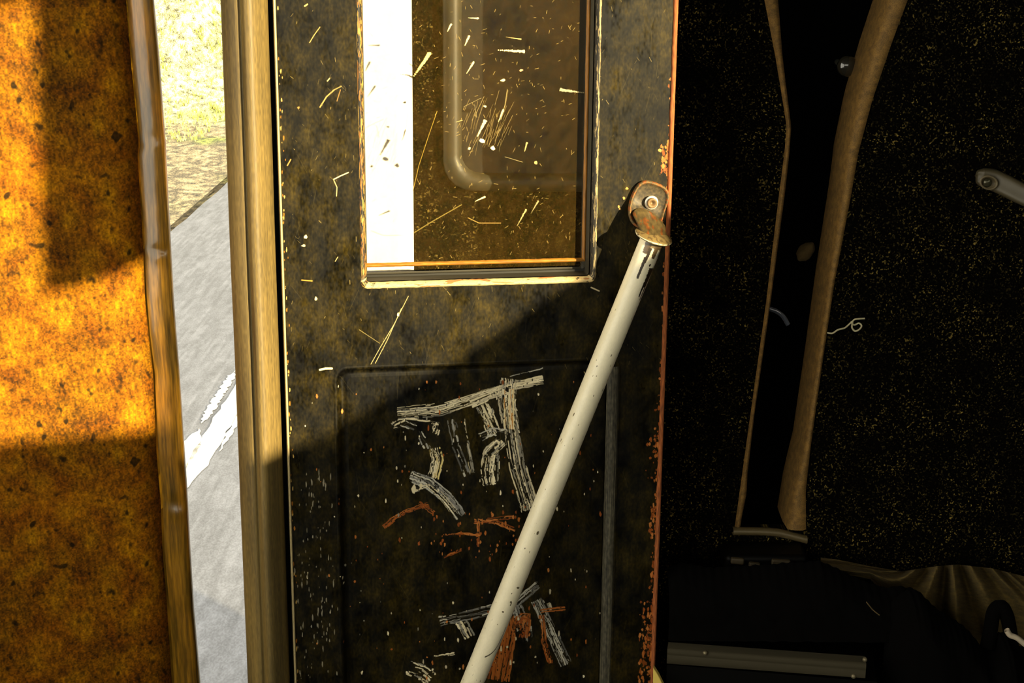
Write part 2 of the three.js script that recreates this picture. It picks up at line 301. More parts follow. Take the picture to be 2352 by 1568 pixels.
// rust scraped bare
brush([[884, 1217], [905, 1198], [935, 1181], [985, 1164]], 7, RUST, 0.9, 6);
brush([[965, 1160], [998, 1184]], 5, RUST, 0.6, 4);
brush([[1092, 1204], [1140, 1203], [1186, 1222]], 8, RUST, 0.6, 6);
brush([[1120, 1200], [1180, 1193]], 4, RUST, 0.6, 3);
brush([[1100, 1205], [1099, 1260]], 5, RUST, 0.6, 3);
brush([[1022, 1236], [1060, 1232], [1105, 1236]], 7, RUST, 0.45, 5);
brush([[1022, 1284], [1062, 1268]], 6, RUST, 0.5, 4);
brush([[1150, 1430], [1158, 1480], [1140, 1568]], 58, RUST, 0.55, 26);
brush([[1175, 1420], [1160, 1500], [1150, 1568]], 40, ['#b0662c', '#a55a22'], 0.7, 22);
brush([[1190, 1440], [1212, 1420], [1206, 1470]], 22, RUST, 0.6, 10);
brush([[1246, 1410], [1300, 1404]], 9, RUST, 0.6, 6);
brush([[1246, 1420], [1252, 1480], [1266, 1530]], 10, RUST, 0.6, 6);
for (let i = 0; i < 210; i++) { const x = rr(700, 1400), y = rr(880, 1568); fleck(x, y, rr(0.8, 3.2), rnd() < 0.5 ? RUST[i % 4] : CREAM[i % 5], cx, toC, rr(1, 3)); }
for (let i = 0; i < 60; i++) fleck(rr(960, 1200), rr(1180, 1290), rr(1, 4), RUST[i % 4], cx, toC, 2);
for (let i = 0; i < 130; i++) fleck(rr(690, 720) + rr(-20, 60), rr(1080, 1560), rr(0.7, 2), '#8a8370', cx, toC, rr(2, 6));
// scratches on the upper frame
const SC = '#cbb47a';
line([[938, 680], [905, 745], [872, 800], [852, 836]], 1.6, SC); line([[922, 708], [890, 780], [862, 834]], 1.6, SC); fleck(914, 722, 4, '#d8cba6');
line([[825, 757], [872, 788]], 1.4, '#8f804f');
line([[766, 412], [782, 404], [800, 396]], 3, '#e6d6a0'); line([[766, 412], [774, 430], [773, 450]], 2.4, SC);
line([[735, 246], [750, 222], [768, 206]], 3.5, '#b08c50'); line([[768, 206], [784, 198]], 3, '#8f7c48'); line([[782, 206], [774, 232]], 2.4, '#8f6c3c');
line([[711, 98], [722, 80], [735, 62]], 2.2, '#b79b5c'); line([[700, 14], [706, 10]], 4, '#d6b566'); line([[752, 186], [757, 180]], 3, '#e0cc80');
fleck(702, 543, 7, '#d9cba4', cx, toC, 0.7); fleck(697, 564, 7, '#d0c196', cx, toC, 0.6); line([[693, 643], [717, 645]], 3.2, '#c78f3c'); fleck(726, 686, 4, '#d8c89a');
line([[660, 380], [668, 366]], 3, '#c08a4a'); fleck(686, 247, 4, '#a97a40', cx, toC, 1); line([[735, 849], [748, 846], [762, 846]], 6, '#e0d2a6'); line([[770, 600], [776, 590]], 2, SC); line([[1345, 858], [1352, 872]], 2, SC);
line([[1358, 660], [1376, 668]], 4, '#b9ab86');
for (let i = 0; i < 320; i++) { const x = rr(665, 1530), y = rr(0, 850), a = rr(0.6, 2.2), l = rr(2, 12); line([[x, y], [x + Math.cos(a) * l, y + Math.sin(a) * l]], rr(0.5, 1.3), rnd() < 0.6 ? '#6b5c34' : '#94824f'); }
for (let i = 0; i < 160; i++) { const x = rr(665, 1530), y = rr(0, 1568), a = rr(0.9, 2.1), l = rr(10, 60); line([[x, y], [x + Math.cos(a) * l, y + Math.sin(a) * l]], 0.6, '#4a4128'); }
// rust eaten in from the free edge
for (const [y0, y1, n, w] of [[330, 400, 60, 20], [150, 900, 60, 6], [1000, 1100, 40, 32], [1160, 1230, 40, 18], [900, 1568, 160, 14], [1380, 1568, 130, 34]])
  for (let i = 0; i < n; i++) { const y = rr(y0, y1), xe = lerp(1548, 1499, y / 1568); fleck(xe - Math.pow(rnd(), 1.8) * w, y, rr(1, 4.5), RUST[i % 4], cx, toC, rr(0.8, 2.4)); }
for (const [x, y] of [[1440, 433], [1433, 455], [1421, 474], [1424, 480], [1521, 510], [1515, 345]]) fleck(x, y, 4, '#c8924e', cx, toC, 1);
// bright left edge worn through
for (let i = 0; i < 70; i++) { const y = rr(0, 1568), x = 636 + 46 * y / 1568; fleck(x + Math.pow(rnd(), 2) * 9, y, rr(0.8, 2.4), i % 2 ? '#a5691f' : '#c9a45a', cx, toC, 3); }
const doorTex = new THREE.CanvasTexture(cv); doorTex.colorSpace = THREE.SRGBColorSpace;
const rgh = (() => { const a = lattice(200, 31), b = lattice(32, 32); return dataTex(512, 512, (u, v) => { const k = 120 + 60 * (a(u, v) - 0.5) + 70 * (b(u, v) - 0.5); return [k, k, k]; }, false); })();
const paint = new THREE.MeshPhysicalMaterial({ map: doorTex, roughness: 1, roughnessMap: rgh, specularIntensity: 0.35 });
const plainBlack = std({ color: lin(0.01, 0.009, 0.005), roughness: 0.5 });

const rectPath = (u0, u1, v0, v1, r, hole) => { const s = hole ? new THREE.Path() : new THREE.Shape(); s.moveTo(u0 + r, v0); s.lineTo(u1 - r, v0); s.quadraticCurveTo(u1, v0, u1, v0 + r); s.lineTo(u1, v1 - r); s.quadraticCurveTo(u1, v1, u1 - r, v1); s.lineTo(u0 + r, v1); s.quadraticCurveTo(u0, v1, u0, v1 - r); s.lineTo(u0, v0 + r); s.quadraticCurveTo(u0, v0, u0 + r, v0); return s; };
// rounded-rectangle loop lofted through [inset, n] stations
function loop(u0, u1, v0, v1, r, stations, jitter = 0, seg = 5) {
  const rows = [];
  stations.forEach(([ins, n], k) => {
    const R = Math.max(0.0002, r - ins * 0.6), a0 = u0 + ins, a1 = u1 - ins, b0 = v0 + ins, b1 = v1 - ins, row = [];
    const arc = (cxx, cy, s) => { for (let i = 0; i <= seg; i++) { const a = s + i / seg * Math.PI / 2; row.push([cxx + Math.cos(a) * R, cy + Math.sin(a) * R]); } };
    const str = (p, q, m) => { for (let i = 1; i < m; i++) row.push([lerp(p[0], q[0], i / m), lerp(p[1], q[1], i / m)]); };
    arc(a0 + R, b0 + R, Math.PI); str([a0 + R, b0], [a1 - R, b0], 60); arc(a1 - R, b0 + R, 1.5 * Math.PI); str([a1, b0 + R], [a1, b1 - R], 60); arc(a1 - R, b1 - R, 0); str([a1 - R, b1], [a0 + R, b1], 20); arc(a0 + R, b1 - R, Math.PI / 2); str([a0, b1 - R], [a0, b0 + R], 60);
    rows.push(row.map(([x, y]) => v3(x + jitter * fbm(x * 300, y * 300, k, 2), y + jitter * fbm(x * 300, y * 300, k + 9, 2), n)));
  });
  return grid(rows, undefined, true);
}
const WIN = [-0.1062, 0.1160, 0.0556, 0.41], PAN = [-0.1334, 0.1428, -0.62, -0.0213];
{
  const s = rectPath(UL, UR, VB, VT, 0.003); s.holes.push(rectPath(...WIN, 0.006, true), rectPath(...PAN, 0.012, true));
  put('leaf_frame', uvDoor(new THREE.ExtrudeGeometry(s, { depth: 0.009, bevelEnabled: false }).translate(0, 0, -0.009)), paint, door);
  const b = rectPath(UL, UR, VB, VT, 0.003); b.holes.push(rectPath(WIN[0] + 0.0005, WIN[1] - 0.006, WIN[2] + 0.008, WIN[3] - 0.006, 0.004, true));
  put('back_sheet', new THREE.ExtrudeGeometry(b, { depth: 0.012, bevelEnabled: false }).translate(0, 0, -0.030), plainBlack, door);
  // pressed lower panel: rounded shoulder, trough, flat field
  const pr = loop(...PAN, 0.012, [[-0.0012, 0.0002], [0.0006, 0.0010], [0.0026, -0.0008], [0.0048, -0.0075], [0.0078, -0.0088], [0.0098, -0.0080], [0.012, -0.0070]]);
  put('panel_shoulder', uvDoor(pr), paint, door);
  const fld = rectPath(PAN[0] + 0.0118, PAN[1] - 0.0118, PAN[2] + 0.0118, PAN[3] - 0.0118, 0.006);
  put('panel_field', uvDoor(new THREE.ShapeGeometry(fld, 6).translate(0, 0, -0.0070)), paint, door);
  // ridge on the right shoulder: grey imitates reflected outdoors, plus rust flecks
  const rg = []; for (let i = 0; i <= 90; i++) { const v = lerp(-0.6, -0.03, i / 90), r = []; for (let j = 0; j <= 6; j++) { const a = Math.PI * j / 6; r.push(v3(0.1378 - Math.cos(a) * 0.0066 + 0.0004 * fbm(v * 60, j, 1, 2), v, -0.004 + Math.sin(a) * 0.0052)); } rg.push(r); }
  const rt = dataTex(64, 1024, (u, v) => { const k = 1 + 1.3 * fbm(u * 22, v * 6, 3, 3) + 0.8 * fbm(u * 9, v * 90, 4, 3), rust = fbm(u * 9, v * 60, 8, 2) > 0.26 && u > 0.7 ? 1 : 0; return rust ? [150, 84, 46] : [74 * k, 70 * k, 56 * k]; });
  put('panel_ridge', grid(rg), std({ map: rt, roughness: 0.5 }), door);
  // chipped rim of the window opening
  const chip = dataTex(2048, 64, (u, v) => {
    const a = fbm(u * 90, v * 5, 2, 3), b = fbm(u * 300, v * 12, 5, 2), c = fbm(u * 30, v * 2, 9, 2), foot = u > 0.015 && u < 0.31, right = u > 0.31 && u < 0.66;
    if (a + 0.5 * b > (foot ? 0.34 : right ? 0.06 - 0.5 * Math.abs(v - 0.15) : -0.02)) return [28, 23, 10];
    if (foot) return c > 0.16 ? [170, 108, 60] : [206 + 50 * b, 180 + 50 * b, 124 + 50 * b];
    return right ? [150 + 60 * b, 132 + 60 * b, 92 + 50 * b] : c > 0 ? [140, 92, 34] : [158 + 60 * b, 128 + 60 * b, 58 + 40 * b];
  });
  put('window_rim', loop(WIN[0] - 0.0004, WIN[1] + 0.0004, WIN[2] - 0.0004, WIN[3], 0.006, [[-0.0006, 0], [0.0006, 0.0016], [0.0026, 0.0012], [0.0044, -0.0012], [0.0050, -0.0035]], 0.0007), std({ map: chip, roughness: 0.6 }), door);
  put('window_rebate', loop(WIN[0] - 0.0035, WIN[1], WIN[2], WIN[3], 0.006, [[0.0055, -0.003], [0.0062, -0.020], [0.0100, -0.0205]]), std({ color: lin(0.02, 0.017, 0.008), roughness: 0.6 }), door);
  const amber = dataTex(512, 32, (u, v) => { const k = 1 + 0.6 * fbm(u * 60, v * 3, 3, 3); return [150 * k, 98 * k, 22 * k]; });
  put('pane_gasket', loop(WIN[0] - 0.005, WIN[1] + 0.001, WIN[2] + 0.009, WIN[3], 0.003, [[0.0062, -0.0195], [0.0072, -0.0165], [0.0094, -0.0165], [0.0102, -0.0195]], 0.0006), std({ map: amber, roughness: 0.5 }), door);
  // the pane and the dust on it
  const pane = put('window_pane', box(WIN[0], WIN[1] - 0.005, WIN[2] + 0.008, WIN[3] - 0.004, -0.0215, -0.0185), new THREE.MeshPhysicalMaterial({ color: lin(0.98, 0.97, 0.94), transmission: 1, thickness: 0, roughness: 0.02, ior: 1.5 }), door);
  const pc = newCanvas(1024, 1536), px = pc.getContext('2d'), P0 = WIN[0] + 0.002, P1 = WIN[1] - 0.006, Q0 = WIN[2] + 0.012, Q1 = 0.335;
  const im = px.createImageData(1024, 1536), pd = im.data;
  for (let y = 0; y < 1536; y++) for (let x = 0; x < 1024; x++) { const u = x / 1024 * 0.21, v = y / 1536 * 0.27, k = 1 + 0.9 * fbm(u * 16, v * 14, 21, 4) + 0.9 * fbm(u * 90 + v * 40, v * 60 - u * 30, 25, 3) + 0.8 * fbm(u * 420, v * 300, 28, 2), i = (y * 1024 + x) * 4; pd[i] = 150; pd[i + 1] = 118; pd[i + 2] = 44; pd[i + 3] = clamp(14 * k, 1, 120); }
  px.putImageData(im, 0, 0);
  const pm = (a, b) => { const [u, v] = dOff(a, b, -0.018); return [(u - P0) / (P1 - P0) * 1024, (1 - (v - Q0) / (Q1 - Q0)) * 1536]; };
  const L = (pts, w, c) => line(pts, w, c, px, pm);
  const stroke = (a, b, w, c = '#e8d49a') => { for (let i = 0; i < 14; i++) { const t = i / 13; fleck(lerp(a[0], b[0], t), lerp(a[1], b[1], t), w * (0.35 + 0.65 * t), c, px, pm, 1); } };
  stroke([951, 174], [986, 124], 6, '#f0d878'); stroke([1145, 115], [1203, 118], 5); stroke([1340, 213], [1288, 206], 5, '#9c9274'); stroke([1097, 312], [1114, 278], 5.5); stroke([1145, 279], [1156, 252], 3.2);
  stroke([1068, 104], [1077, 84], 3.5); stroke([1072, 168], [1088, 143], 3.2); stroke([1028, 72], [1036, 56], 3); stroke([1076, 41], [1098, 42], 2.6); stroke([1150, 185], [1157, 184], 4); stroke([1188, 518], [1208, 482], 3, '#a89560'); stroke([1205, 347], [1210, 328], 3, '#a89560'); stroke([1092, 462], [1113, 452], 3); stroke([1220, 489], [1236, 462], 2.5, '#8f8258'); stroke([1163, 85], [1196, 90], 2.4, '#a89560');
  fleck(1107, 324, 7, '#ecdcb0', px, pm, 1); fleck(1132, 340, 6, '#ecdcb0', px, pm, 1); fleck(1114, 244, 4, '#dccc98', px, pm, 1); fleck(1078, 341, 4, '#dccc98', px, pm, 1); fleck(1231, 373, 5, '#b8945a', px, pm, 1); fleck(1197, 161, 5, '#d09a70', px, pm, 0.7);
  L([[948, 440], [962, 380], [985, 310], [1004, 255]], 1.6, '#a5882e'); L([[1165, 205], [1160, 240], [1150, 275]], 1.6, '#a89560'); L([[950, 535], [990, 510], [1060, 470]], 5, 'rgba(170,145,70,0.35)'); L([[1075, 500], [1100, 512], [1150, 512]], 4, 'rgba(190,150,80,0.5)'); L([[1160, 360], [1200, 372]], 2, '#8f8258'); L([[1065, 245], [1105, 225]], 1.5, '#8f8258'); L([[1090, 240], [1095, 270]], 1.5, '#8f8258'); L([[1048, 280], [1062, 276]], 3, '#a89560');
  for (let i = 0; i < 300; i++) { const x = rr(955, 1345), y = rr(0, 600), a = rr(-0.2, 2.2), l = rr(2, 10); L([[x, y], [x + Math.cos(a) * l, y - Math.sin(a) * l]], rr(0.8, 2), 'rgba(190,160,90,0.55)'); }
  for (let i = 0; i < 60; i++) { const x = rr(1060, 1180), y = rr(240, 360), a = rr(1.1, 1.4), l = rr(10, 50); L([[x, y], [x + Math.cos(a) * l, y - Math.sin(a) * l]], rr(1, 2.5), 'rgba(180,155,95,0.3)'); }
  const pt = new THREE.CanvasTexture(pc); pt.colorSpace = THREE.SRGBColorSpace;
  const film = new THREE.PlaneGeometry(P1 - P0, Q1 - Q0).translate((P0 + P1) / 2, (Q0 + Q1) / 2, -0.0178);
  const fm = put('dust_film', film, std({ map: pt, transparent: true, roughness: 0.95, side: THREE.DoubleSide }), pane); fm.userData.kind = 'stuff';
  // bare lip down the hinge side, rust lip down the free edge
  const lip = (u0, w, hgtN, jit, sd) => { const r = []; for (let i = 0; i <= 300; i++) { const v = lerp(VB, VT, i / 300), a = []; for (let j = 0; j <= 6; j++) { const t = Math.PI * j / 6; const jw = jit * (fbm(v * 90, 1, sd, 3) + (fbm(v * 16, 2, sd, 2))); a.push(v3(u0 - Math.cos(t) * (w / 2) - (t < 1.5 ? Math.abs(jw) : 0), v, Math.sin(t) * hgtN + 0.15 * jw)); } r.push(a); } return grid(r); };
  put('bare_metal_lip', lip(-0.1790, 0.0024, 0.0026, 0.0001, 3), std({ color: lin(0.6, 0.48, 0.24), metalness: 0.2, roughness: 0.35 }), door);
  const rustT = dataTex(64, 1024, (u, v) => { const k = 1 + 0.7 * fbm(u * 6, v * 120, 3, 3); return [158 * k, 88 * k, 42 * k]; });
  put('rusty_lip', lip(0.1866, 0.0044, 0.0022, 0.0012, 6), std({ map: rustT, roughness: 0.85 }), door);
  put('seal_channel', box(-0.2150, -0.1785, VB, VT, -0.0305, -0.0185), M.blackPlastic, door);
  // rubber seal on the hinge edge: lofted profile
  const prof = [[-0.2262, -0.0315], [-0.2262, -0.014], [-0.2256, -0.008], [-0.2240, -0.004], [-0.2190, 0.0015], [-0.2140, 0.0060], [-0.2112, 0.0068], [-0.2098, 0.0055], [-0.2088, 0.0062], [-0.2078, 0.0105], [-0.2055, 0.0148], [-0.2020, 0.0162], [-0.1985, 0.0148], [-0.1945, 0.0108], [-0.1905, 0.0060], [-0.1868, 0.0008], [-0.1848, -0.005], [-0.1842, -0.016], [-0.1842, -0.0315]];
  const sr = []; for (let i = 0; i <= 120; i++) { const v = lerp(VB, VT, i / 120), k = 1 + 0.03 * fbm(v * 7, 1, 2, 2); sr.push(prof.map(([u, n]) => v3(u + 0.0010 * fbm(v * 5, 3, 1, 2), v, n * k))); }
  const sa = lattice(128, 41), sb = lattice(16, 42), sealT = dataTex(256, 1024, (u, v) => { const k = 1 + 0.24 * (sa(u, v * 2) - 0.5) + 0.3 * (sb(u * 0.5, v) - 0.5) + 0.22 * (sa(u * 0.7, v * 0.08) - 0.5); return [108 * k, 90 * k, 47 * k]; });
  const seal = put('rubber_seal', grid(sr), std({ map: sealT, roughness: 0.55, side: THREE.DoubleSide }), door); seal.userData.label = 'thick olive-grey rubber edge seal';
}

// diagonal grab rail bolted to the door
{
  const NR = 0.034, rail = new THREE.Group(); rail.name = 'grab_rail'; door.add(rail);
  const a = v3(...dOff(1499, 548, NR), NR), b0 = v3(...dOff(1085, 1568, NR), NR), dir = b0.clone().sub(a).normalize(), b = b0.clone().addScaledVector(dir, 0.16);
  const len = a.distanceTo(b), R = 0.0112;
  const rc = newCanvas(512, 2048), r2 = rc.getContext('2d');
  { const im = r2.createImageData(512, 2048), d = im.data; for (let y = 0; y < 2048; y++) for (let x = 0; x < 512; x++) { const k = 1 + 0.05 * fbm(x * 0.02, y * 0.02, 3, 3) + 0.04 * fbm(x * 0.15, y * 0.1, 6, 2), i = (y * 512 + x) * 4; d[i] = 243 * k; d[i + 1] = 234 * k; d[i + 2] = 202 * k; d[i + 3] = 255; } r2.putImageData(im, 0, 0); }
  // chips and runs, placed by share of the girth (0 to 1 across the side that faces the viewer) and millimetres from the top
  const rp = (s, mm) => [128 + s * 256, mm / (len * 1000) * 2048];
  const blob = (s, mm, w, h, c) => { r2.fillStyle = c; r2.beginPath(); for (let i = 0; i < 9; i++) { const t = i / 9 * 6.283, q = rp(s + Math.cos(t) * w * rr(0.7, 1.1), mm + Math.sin(t) * h * rr(0.7, 1.1)); i ? r2.lineTo(...q) : r2.moveTo(...q); } r2.closePath(); r2.fill(); };
  const run = (s, m0, m1, w, c) => { for (let i = 0; i <= 24; i++) { const t = i / 24; blob(s + 0.02 * fbm(t * 6, s * 9, 2, 2), lerp(m0, m1, t), w * (1 - 0.35 * t), (m1 - m0) / 22, c); } };
  run(0.62, 0, 7, 0.42, '#6b5a3c'); run(0.35, 2, 14, 0.12, '#4a3b26'); run(0.45, 8, 22, 0.055, '#33281a'); run(0.62, 3, 16, 0.1, '#57452c'); run(0.42, 18, 38, 0.05, '#2e2314');
  run(0.86, 2, 14, 0.09, '#6a5230'); blob(0.62, 23, 0.03, 1.4, '#2a2012'); run(0.74, 26, 44, 0.13, '#2a1f10'); run(0.68, 40, 54, 0.04, '#241a0c'); run(0.78, 40, 57, 0.035, '#241a0c'); run(0.9, 24, 32, 0.06, '#3a2a14'); run(0.95, 32, 40, 0.03, '#3a2a14');
  for (const [s, mm, w, h] of [[0.52, 303, 0.04, 2], [0.35, 322, 0.02, 0.8], [0.55, 378, 0.03, 1.2], [0.45, 390, 0.035, 1], [0.3, 130, 0.015, 1], [0.2, 182, 0.02, 2.4], [0.12, 210, 0.015, 2], [0.75, 150, 0.015, 2], [0.6, 362, 0.05, 1.2], [0.58, 380, 0.02, 3]]) blob(s, mm, w, h, '#5d5234');
  r2.strokeStyle = '#4c452f'; r2.lineWidth = 5; r2.beginPath(); r2.moveTo(...rp(0.75, 405)); r2.bezierCurveTo(...rp(0.75, 425), ...rp(0.72, 432), ...rp(0.45, 440)); r2.stroke();
  for (let i = 0; i < 90; i++) blob(rr(-0.4, 1.4), rr(60, len * 1000), rr(0.003, 0.014), rr(0.3, 1.6), ['#9a8c62', '#b3a67c', '#6b603e'][i % 3]);
  const rt = new THREE.CanvasTexture(rc); rt.colorSpace = THREE.SRGBColorSpace;
  // tube built so that u = 0.5 faces the viewer
  const side = v3(0, 0, 1), tang = dir.clone().cross(side).normalize(), rows = [];   // tang: towards the upper left of the rail? fixed by sign below
  if (tang.x > 0) tang.negate();
  for (let i = 0; i <= 60; i++) { const c = a.clone().addScaledVector(dir, len * i / 60), r = []; for (let j = 0; j <= 32; j++) { const t = j / 32 * Math.PI * 2; r.push(c.clone().addScaledVector(side, -Math.cos(t) * R).addScaledVector(tang, Math.sin(t) * R)); } rows.push(r); }
  put('tube', grid(rows, (i, j) => [j / 32, 1 - i / 60]), new THREE.MeshPhysicalMaterial({ map: rt, roughness: 0.38, clearcoat: 0.3, clearcoatRoughness: 0.3, side: THREE.DoubleSide }), rail);
  // pressed bracket: cupped plate with a rolled rusty rim
  const rustPaint = dataTex(256, 256, (u, v) => { const k = 1 + 0.5 * fbm(u * 12, v * 12, 4, 3), s = fbm(u * 7, v * 7, 9, 3) > 0.05; return s ? [142 * k, 82 * k, 36 * k] : [104 * k, 84 * k, 50 * k]; });
  const brM = std({ map: rustPaint, roughness: 0.7, metalness: 0.15 });
  const cB = dOff(1489, 468, 0.004), up = dir.clone().negate(), rt2 = v3(up.y, -up.x, 0);   // plate axes: along the rail and across
  const place = (s, t, n) => v3(cB[0], cB[1], 0).addScaledVector(rt2, s).addScaledVector(up, t).add(v3(0, 0, n));
  const outline = (k, drop = 0) => { const r = []; for (let i = 0; i < 44; i++) { const a2 = i / 44 * Math.PI * 2, c = Math.cos(a2), s = Math.sin(a2), e = 3.2; r.push([Math.sign(c) * Math.pow(Math.abs(c), 2 / e) * 0.0175 * k, Math.sign(s) * Math.pow(Math.abs(s), 2 / e) * 0.0215 * k - 0.001 + drop]); } return r; };
  const plateT = dataTex(128, 128, (u, v) => { const k = 1 + 0.9 * fbm(u * 9, v * 9, 14, 3); return [62 * k, 52 * k, 32 * k]; });
  const bulge = (t) => (t < -0.002 ? Math.pow(-t - 0.002, 1.15) * 1.5 : 0);
  const ringAt = (list) => list.map(([k, n]) => outline(k).map(([s, t]) => place(s, t, n + bulge(t) * (k > 0.7 ? 0.9 : 1))));
  put('bracket', grid(ringAt([[0.92, 0.0042], [0.78, 0.0030], [0.4, 0.0028], [0.02, 0.0028]]), (i, j, p) => [p.x * 40, p.y * 40], true), std({ map: plateT, roughness: 0.55, metalness: 0.2 }), rail);
  put('bracket_rim', grid(ringAt([[1.0, -0.001], [1.04, 0.0030], [1.0, 0.0056], [0.94, 0.0058], [0.88, 0.0036]]), (i, j, p) => [p.x * 40, p.y * 40], true), brM, rail);
  // domed neck joining the plate to the flange across the rail's end
  const f0 = a.clone().addScaledVector(dir, -0.003), neck = [];
  for (let i = 0; i <= 14; i++) { const t = i / 14, grow = Math.sqrt(Math.min(1, t * 2.6 + 0.001)), c = place(-0.001, -0.005, 0.004).lerp(f0, Math.pow(t, 0.9)), r = []; for (let j = 0; j < 28; j++) { const q = j / 28 * Math.PI * 2; r.push(c.clone().addScaledVector(rt2, Math.cos(q) * grow * lerp(0.0195, 0.0140, t)).addScaledVector(v3(0, 0, 1), Math.sin(q) * grow * lerp(0.003, 0.010, t))); } neck.push(r); }
  const neckT = dataTex(128, 128, (u, v) => { const k = 1 + 0.6 * fbm(u * 7, v * 7, 24, 3), r = fbm(u * 5, v * 5, 29, 3) > 0.12; return r ? [112 * k, 66 * k, 28 * k] : [88 * k, 74 * k, 44 * k]; });
  put('neck', grid(neck, (i, j, p) => [p.x * 40, p.y * 40], true), std({ map: neckT, roughness: 0.5, metalness: 0.25 }), rail);
  const fl = new THREE.LatheGeometry([[0.0105, -0.0006], [0.0172, 0], [0.0182, 0.0012], [0.0176, 0.0028], [0.012, 0.0045], [0.0001, 0.0055]].map((p) => new THREE.Vector2(...p)), 40);
  const flT = dataTex(256, 64, (u, v) => { const s = fbm(u * 22, v * 5, 2, 3); return s > 0.1 ? [96, 78, 48] : v < 0.5 ? [226, 214, 176] : [128, 108, 66]; });
  const tilt = up.clone().multiplyScalar(0.93).add(v3(-0.10, 0, 0.20)).normalize();
  fl.applyQuaternion(new THREE.Quaternion().setFromUnitVectors(v3(0, 1, 0), tilt)); fl.translate(...a.clone().addScaledVector(dir, -0.001).toArray());
  put('flange', fl, std({ map: flT, roughness: 0.5, metalness: 0.1, side: THREE.DoubleSide }), rail);
  const bc = v3(...dOff(1499, 467, 0.010), 0), bolt = new THREE.Group(); bolt.name = 'bolt'; rail.add(bolt); bolt.position.copy(bc); bolt.position.z = 0.0045;
  put('washer', new THREE.LatheGeometry([[0.0036, 0], [0.0064, 0.0002], [0.0067, 0.0012], [0.0060, 0.0022], [0.0036, 0.0024]].map((p) => new THREE.Vector2(...p)), 32).rotateX(Math.PI / 2), std({ color: lin(0.75, 0.7, 0.58), metalness: 0.5, roughness: 0.35 }), bolt);
  put('bolt_head', new THREE.LatheGeometry([[0.0048, 0.0015], [0.0050, 0.0042], [0.0044, 0.0052], [0.0030, 0.0052], [0.0026, 0.0044], [0.0016, 0.0042], [0.0014, 0.0030], [0, 0.0030]].map((p) => new THREE.Vector2(...p)), 28).rotateX(Math.PI / 2), std({ color: lin(0.2, 0.12, 0.05), metalness: 0.3, roughness: 0.6 }), bolt);
  rail.userData.label = 'cream painted diagonal grab rail bolted to the door';
}

// ---------------------------------------------------------------- carpeted end wall with its tan-edged cutout
const ZC = -1.55, XPOST = atZ(948, 300, -1.545).x;
const carpetTex = (() => {
  const a = lattice(200, 51), b = lattice(110, 52), c = lattice(14, 53), e = lattice(300, 54);
  return dataTex(1024, 1024, (u, v) => { const k = a(u, v) * 0.55 + e(u, v) * 0.45, s = clamp((k - 0.58) * 4.5) * (0.3 + 1.3 * c(u, v)) * (0.3 + 1.2 * b(u, v)); return [3 + 84 * s, 2.5 + 72 * s, 1 + 36 * s]; });
})();
const carpetBump = (() => { const a = lattice(256, 61), b = lattice(128, 62); return dataTex(512, 512, (u, v) => { const k = 255 * (0.6 * a(u, v) + 0.4 * b(u, v)); return [k, k, k]; }, false); })();
const uvXY = (g, s = 0.30) => { const p = g.attributes.position, a = new Float32Array(p.count * 2); for (let i = 0; i < p.count; i++) { a[2 * i] = p.getX(i) / s; a[2 * i + 1] = p.getY(i) / s; } g.setAttribute('uv', new THREE.BufferAttribute(a, 2)); return g; };
const carpetMat = new THREE.MeshPhysicalMaterial({ map: carpetTex, specularIntensity: 0.1, roughness: 1, bumpMap: carpetBump, bumpScale: 0.002 });
const cutL = [[-140, 1726], [0, 1757], [130, 1782], [220, 1797], [290, 1808], [350, 1803], [450, 1790], [700, 1760], [950, 1725], [1100, 1704], [1215, 1688]];
const cutLi = [[-140, 1770], [0, 1786], [130, 1797], [220, 1808], [290, 1817], [350, 1813], [450, 1802], [700, 1769], [950, 1733], [1090, 1717], [1130, 1716], [1190, 1704], [1215, 1700]];
const cutR = [[-140, 2140], [0, 2083], [100, 2046], [230, 2002], [350, 1970], [450, 1953], [650, 1915], [850, 1885], [1030, 1860], [1130, 1849], [1215, 1850]];
const cutRw = [[-140, 44], [0, 40], [200, 33], [400, 22], [650, 14], [850, 12], [1030, 14], [1130, 28], [1215, 44]];
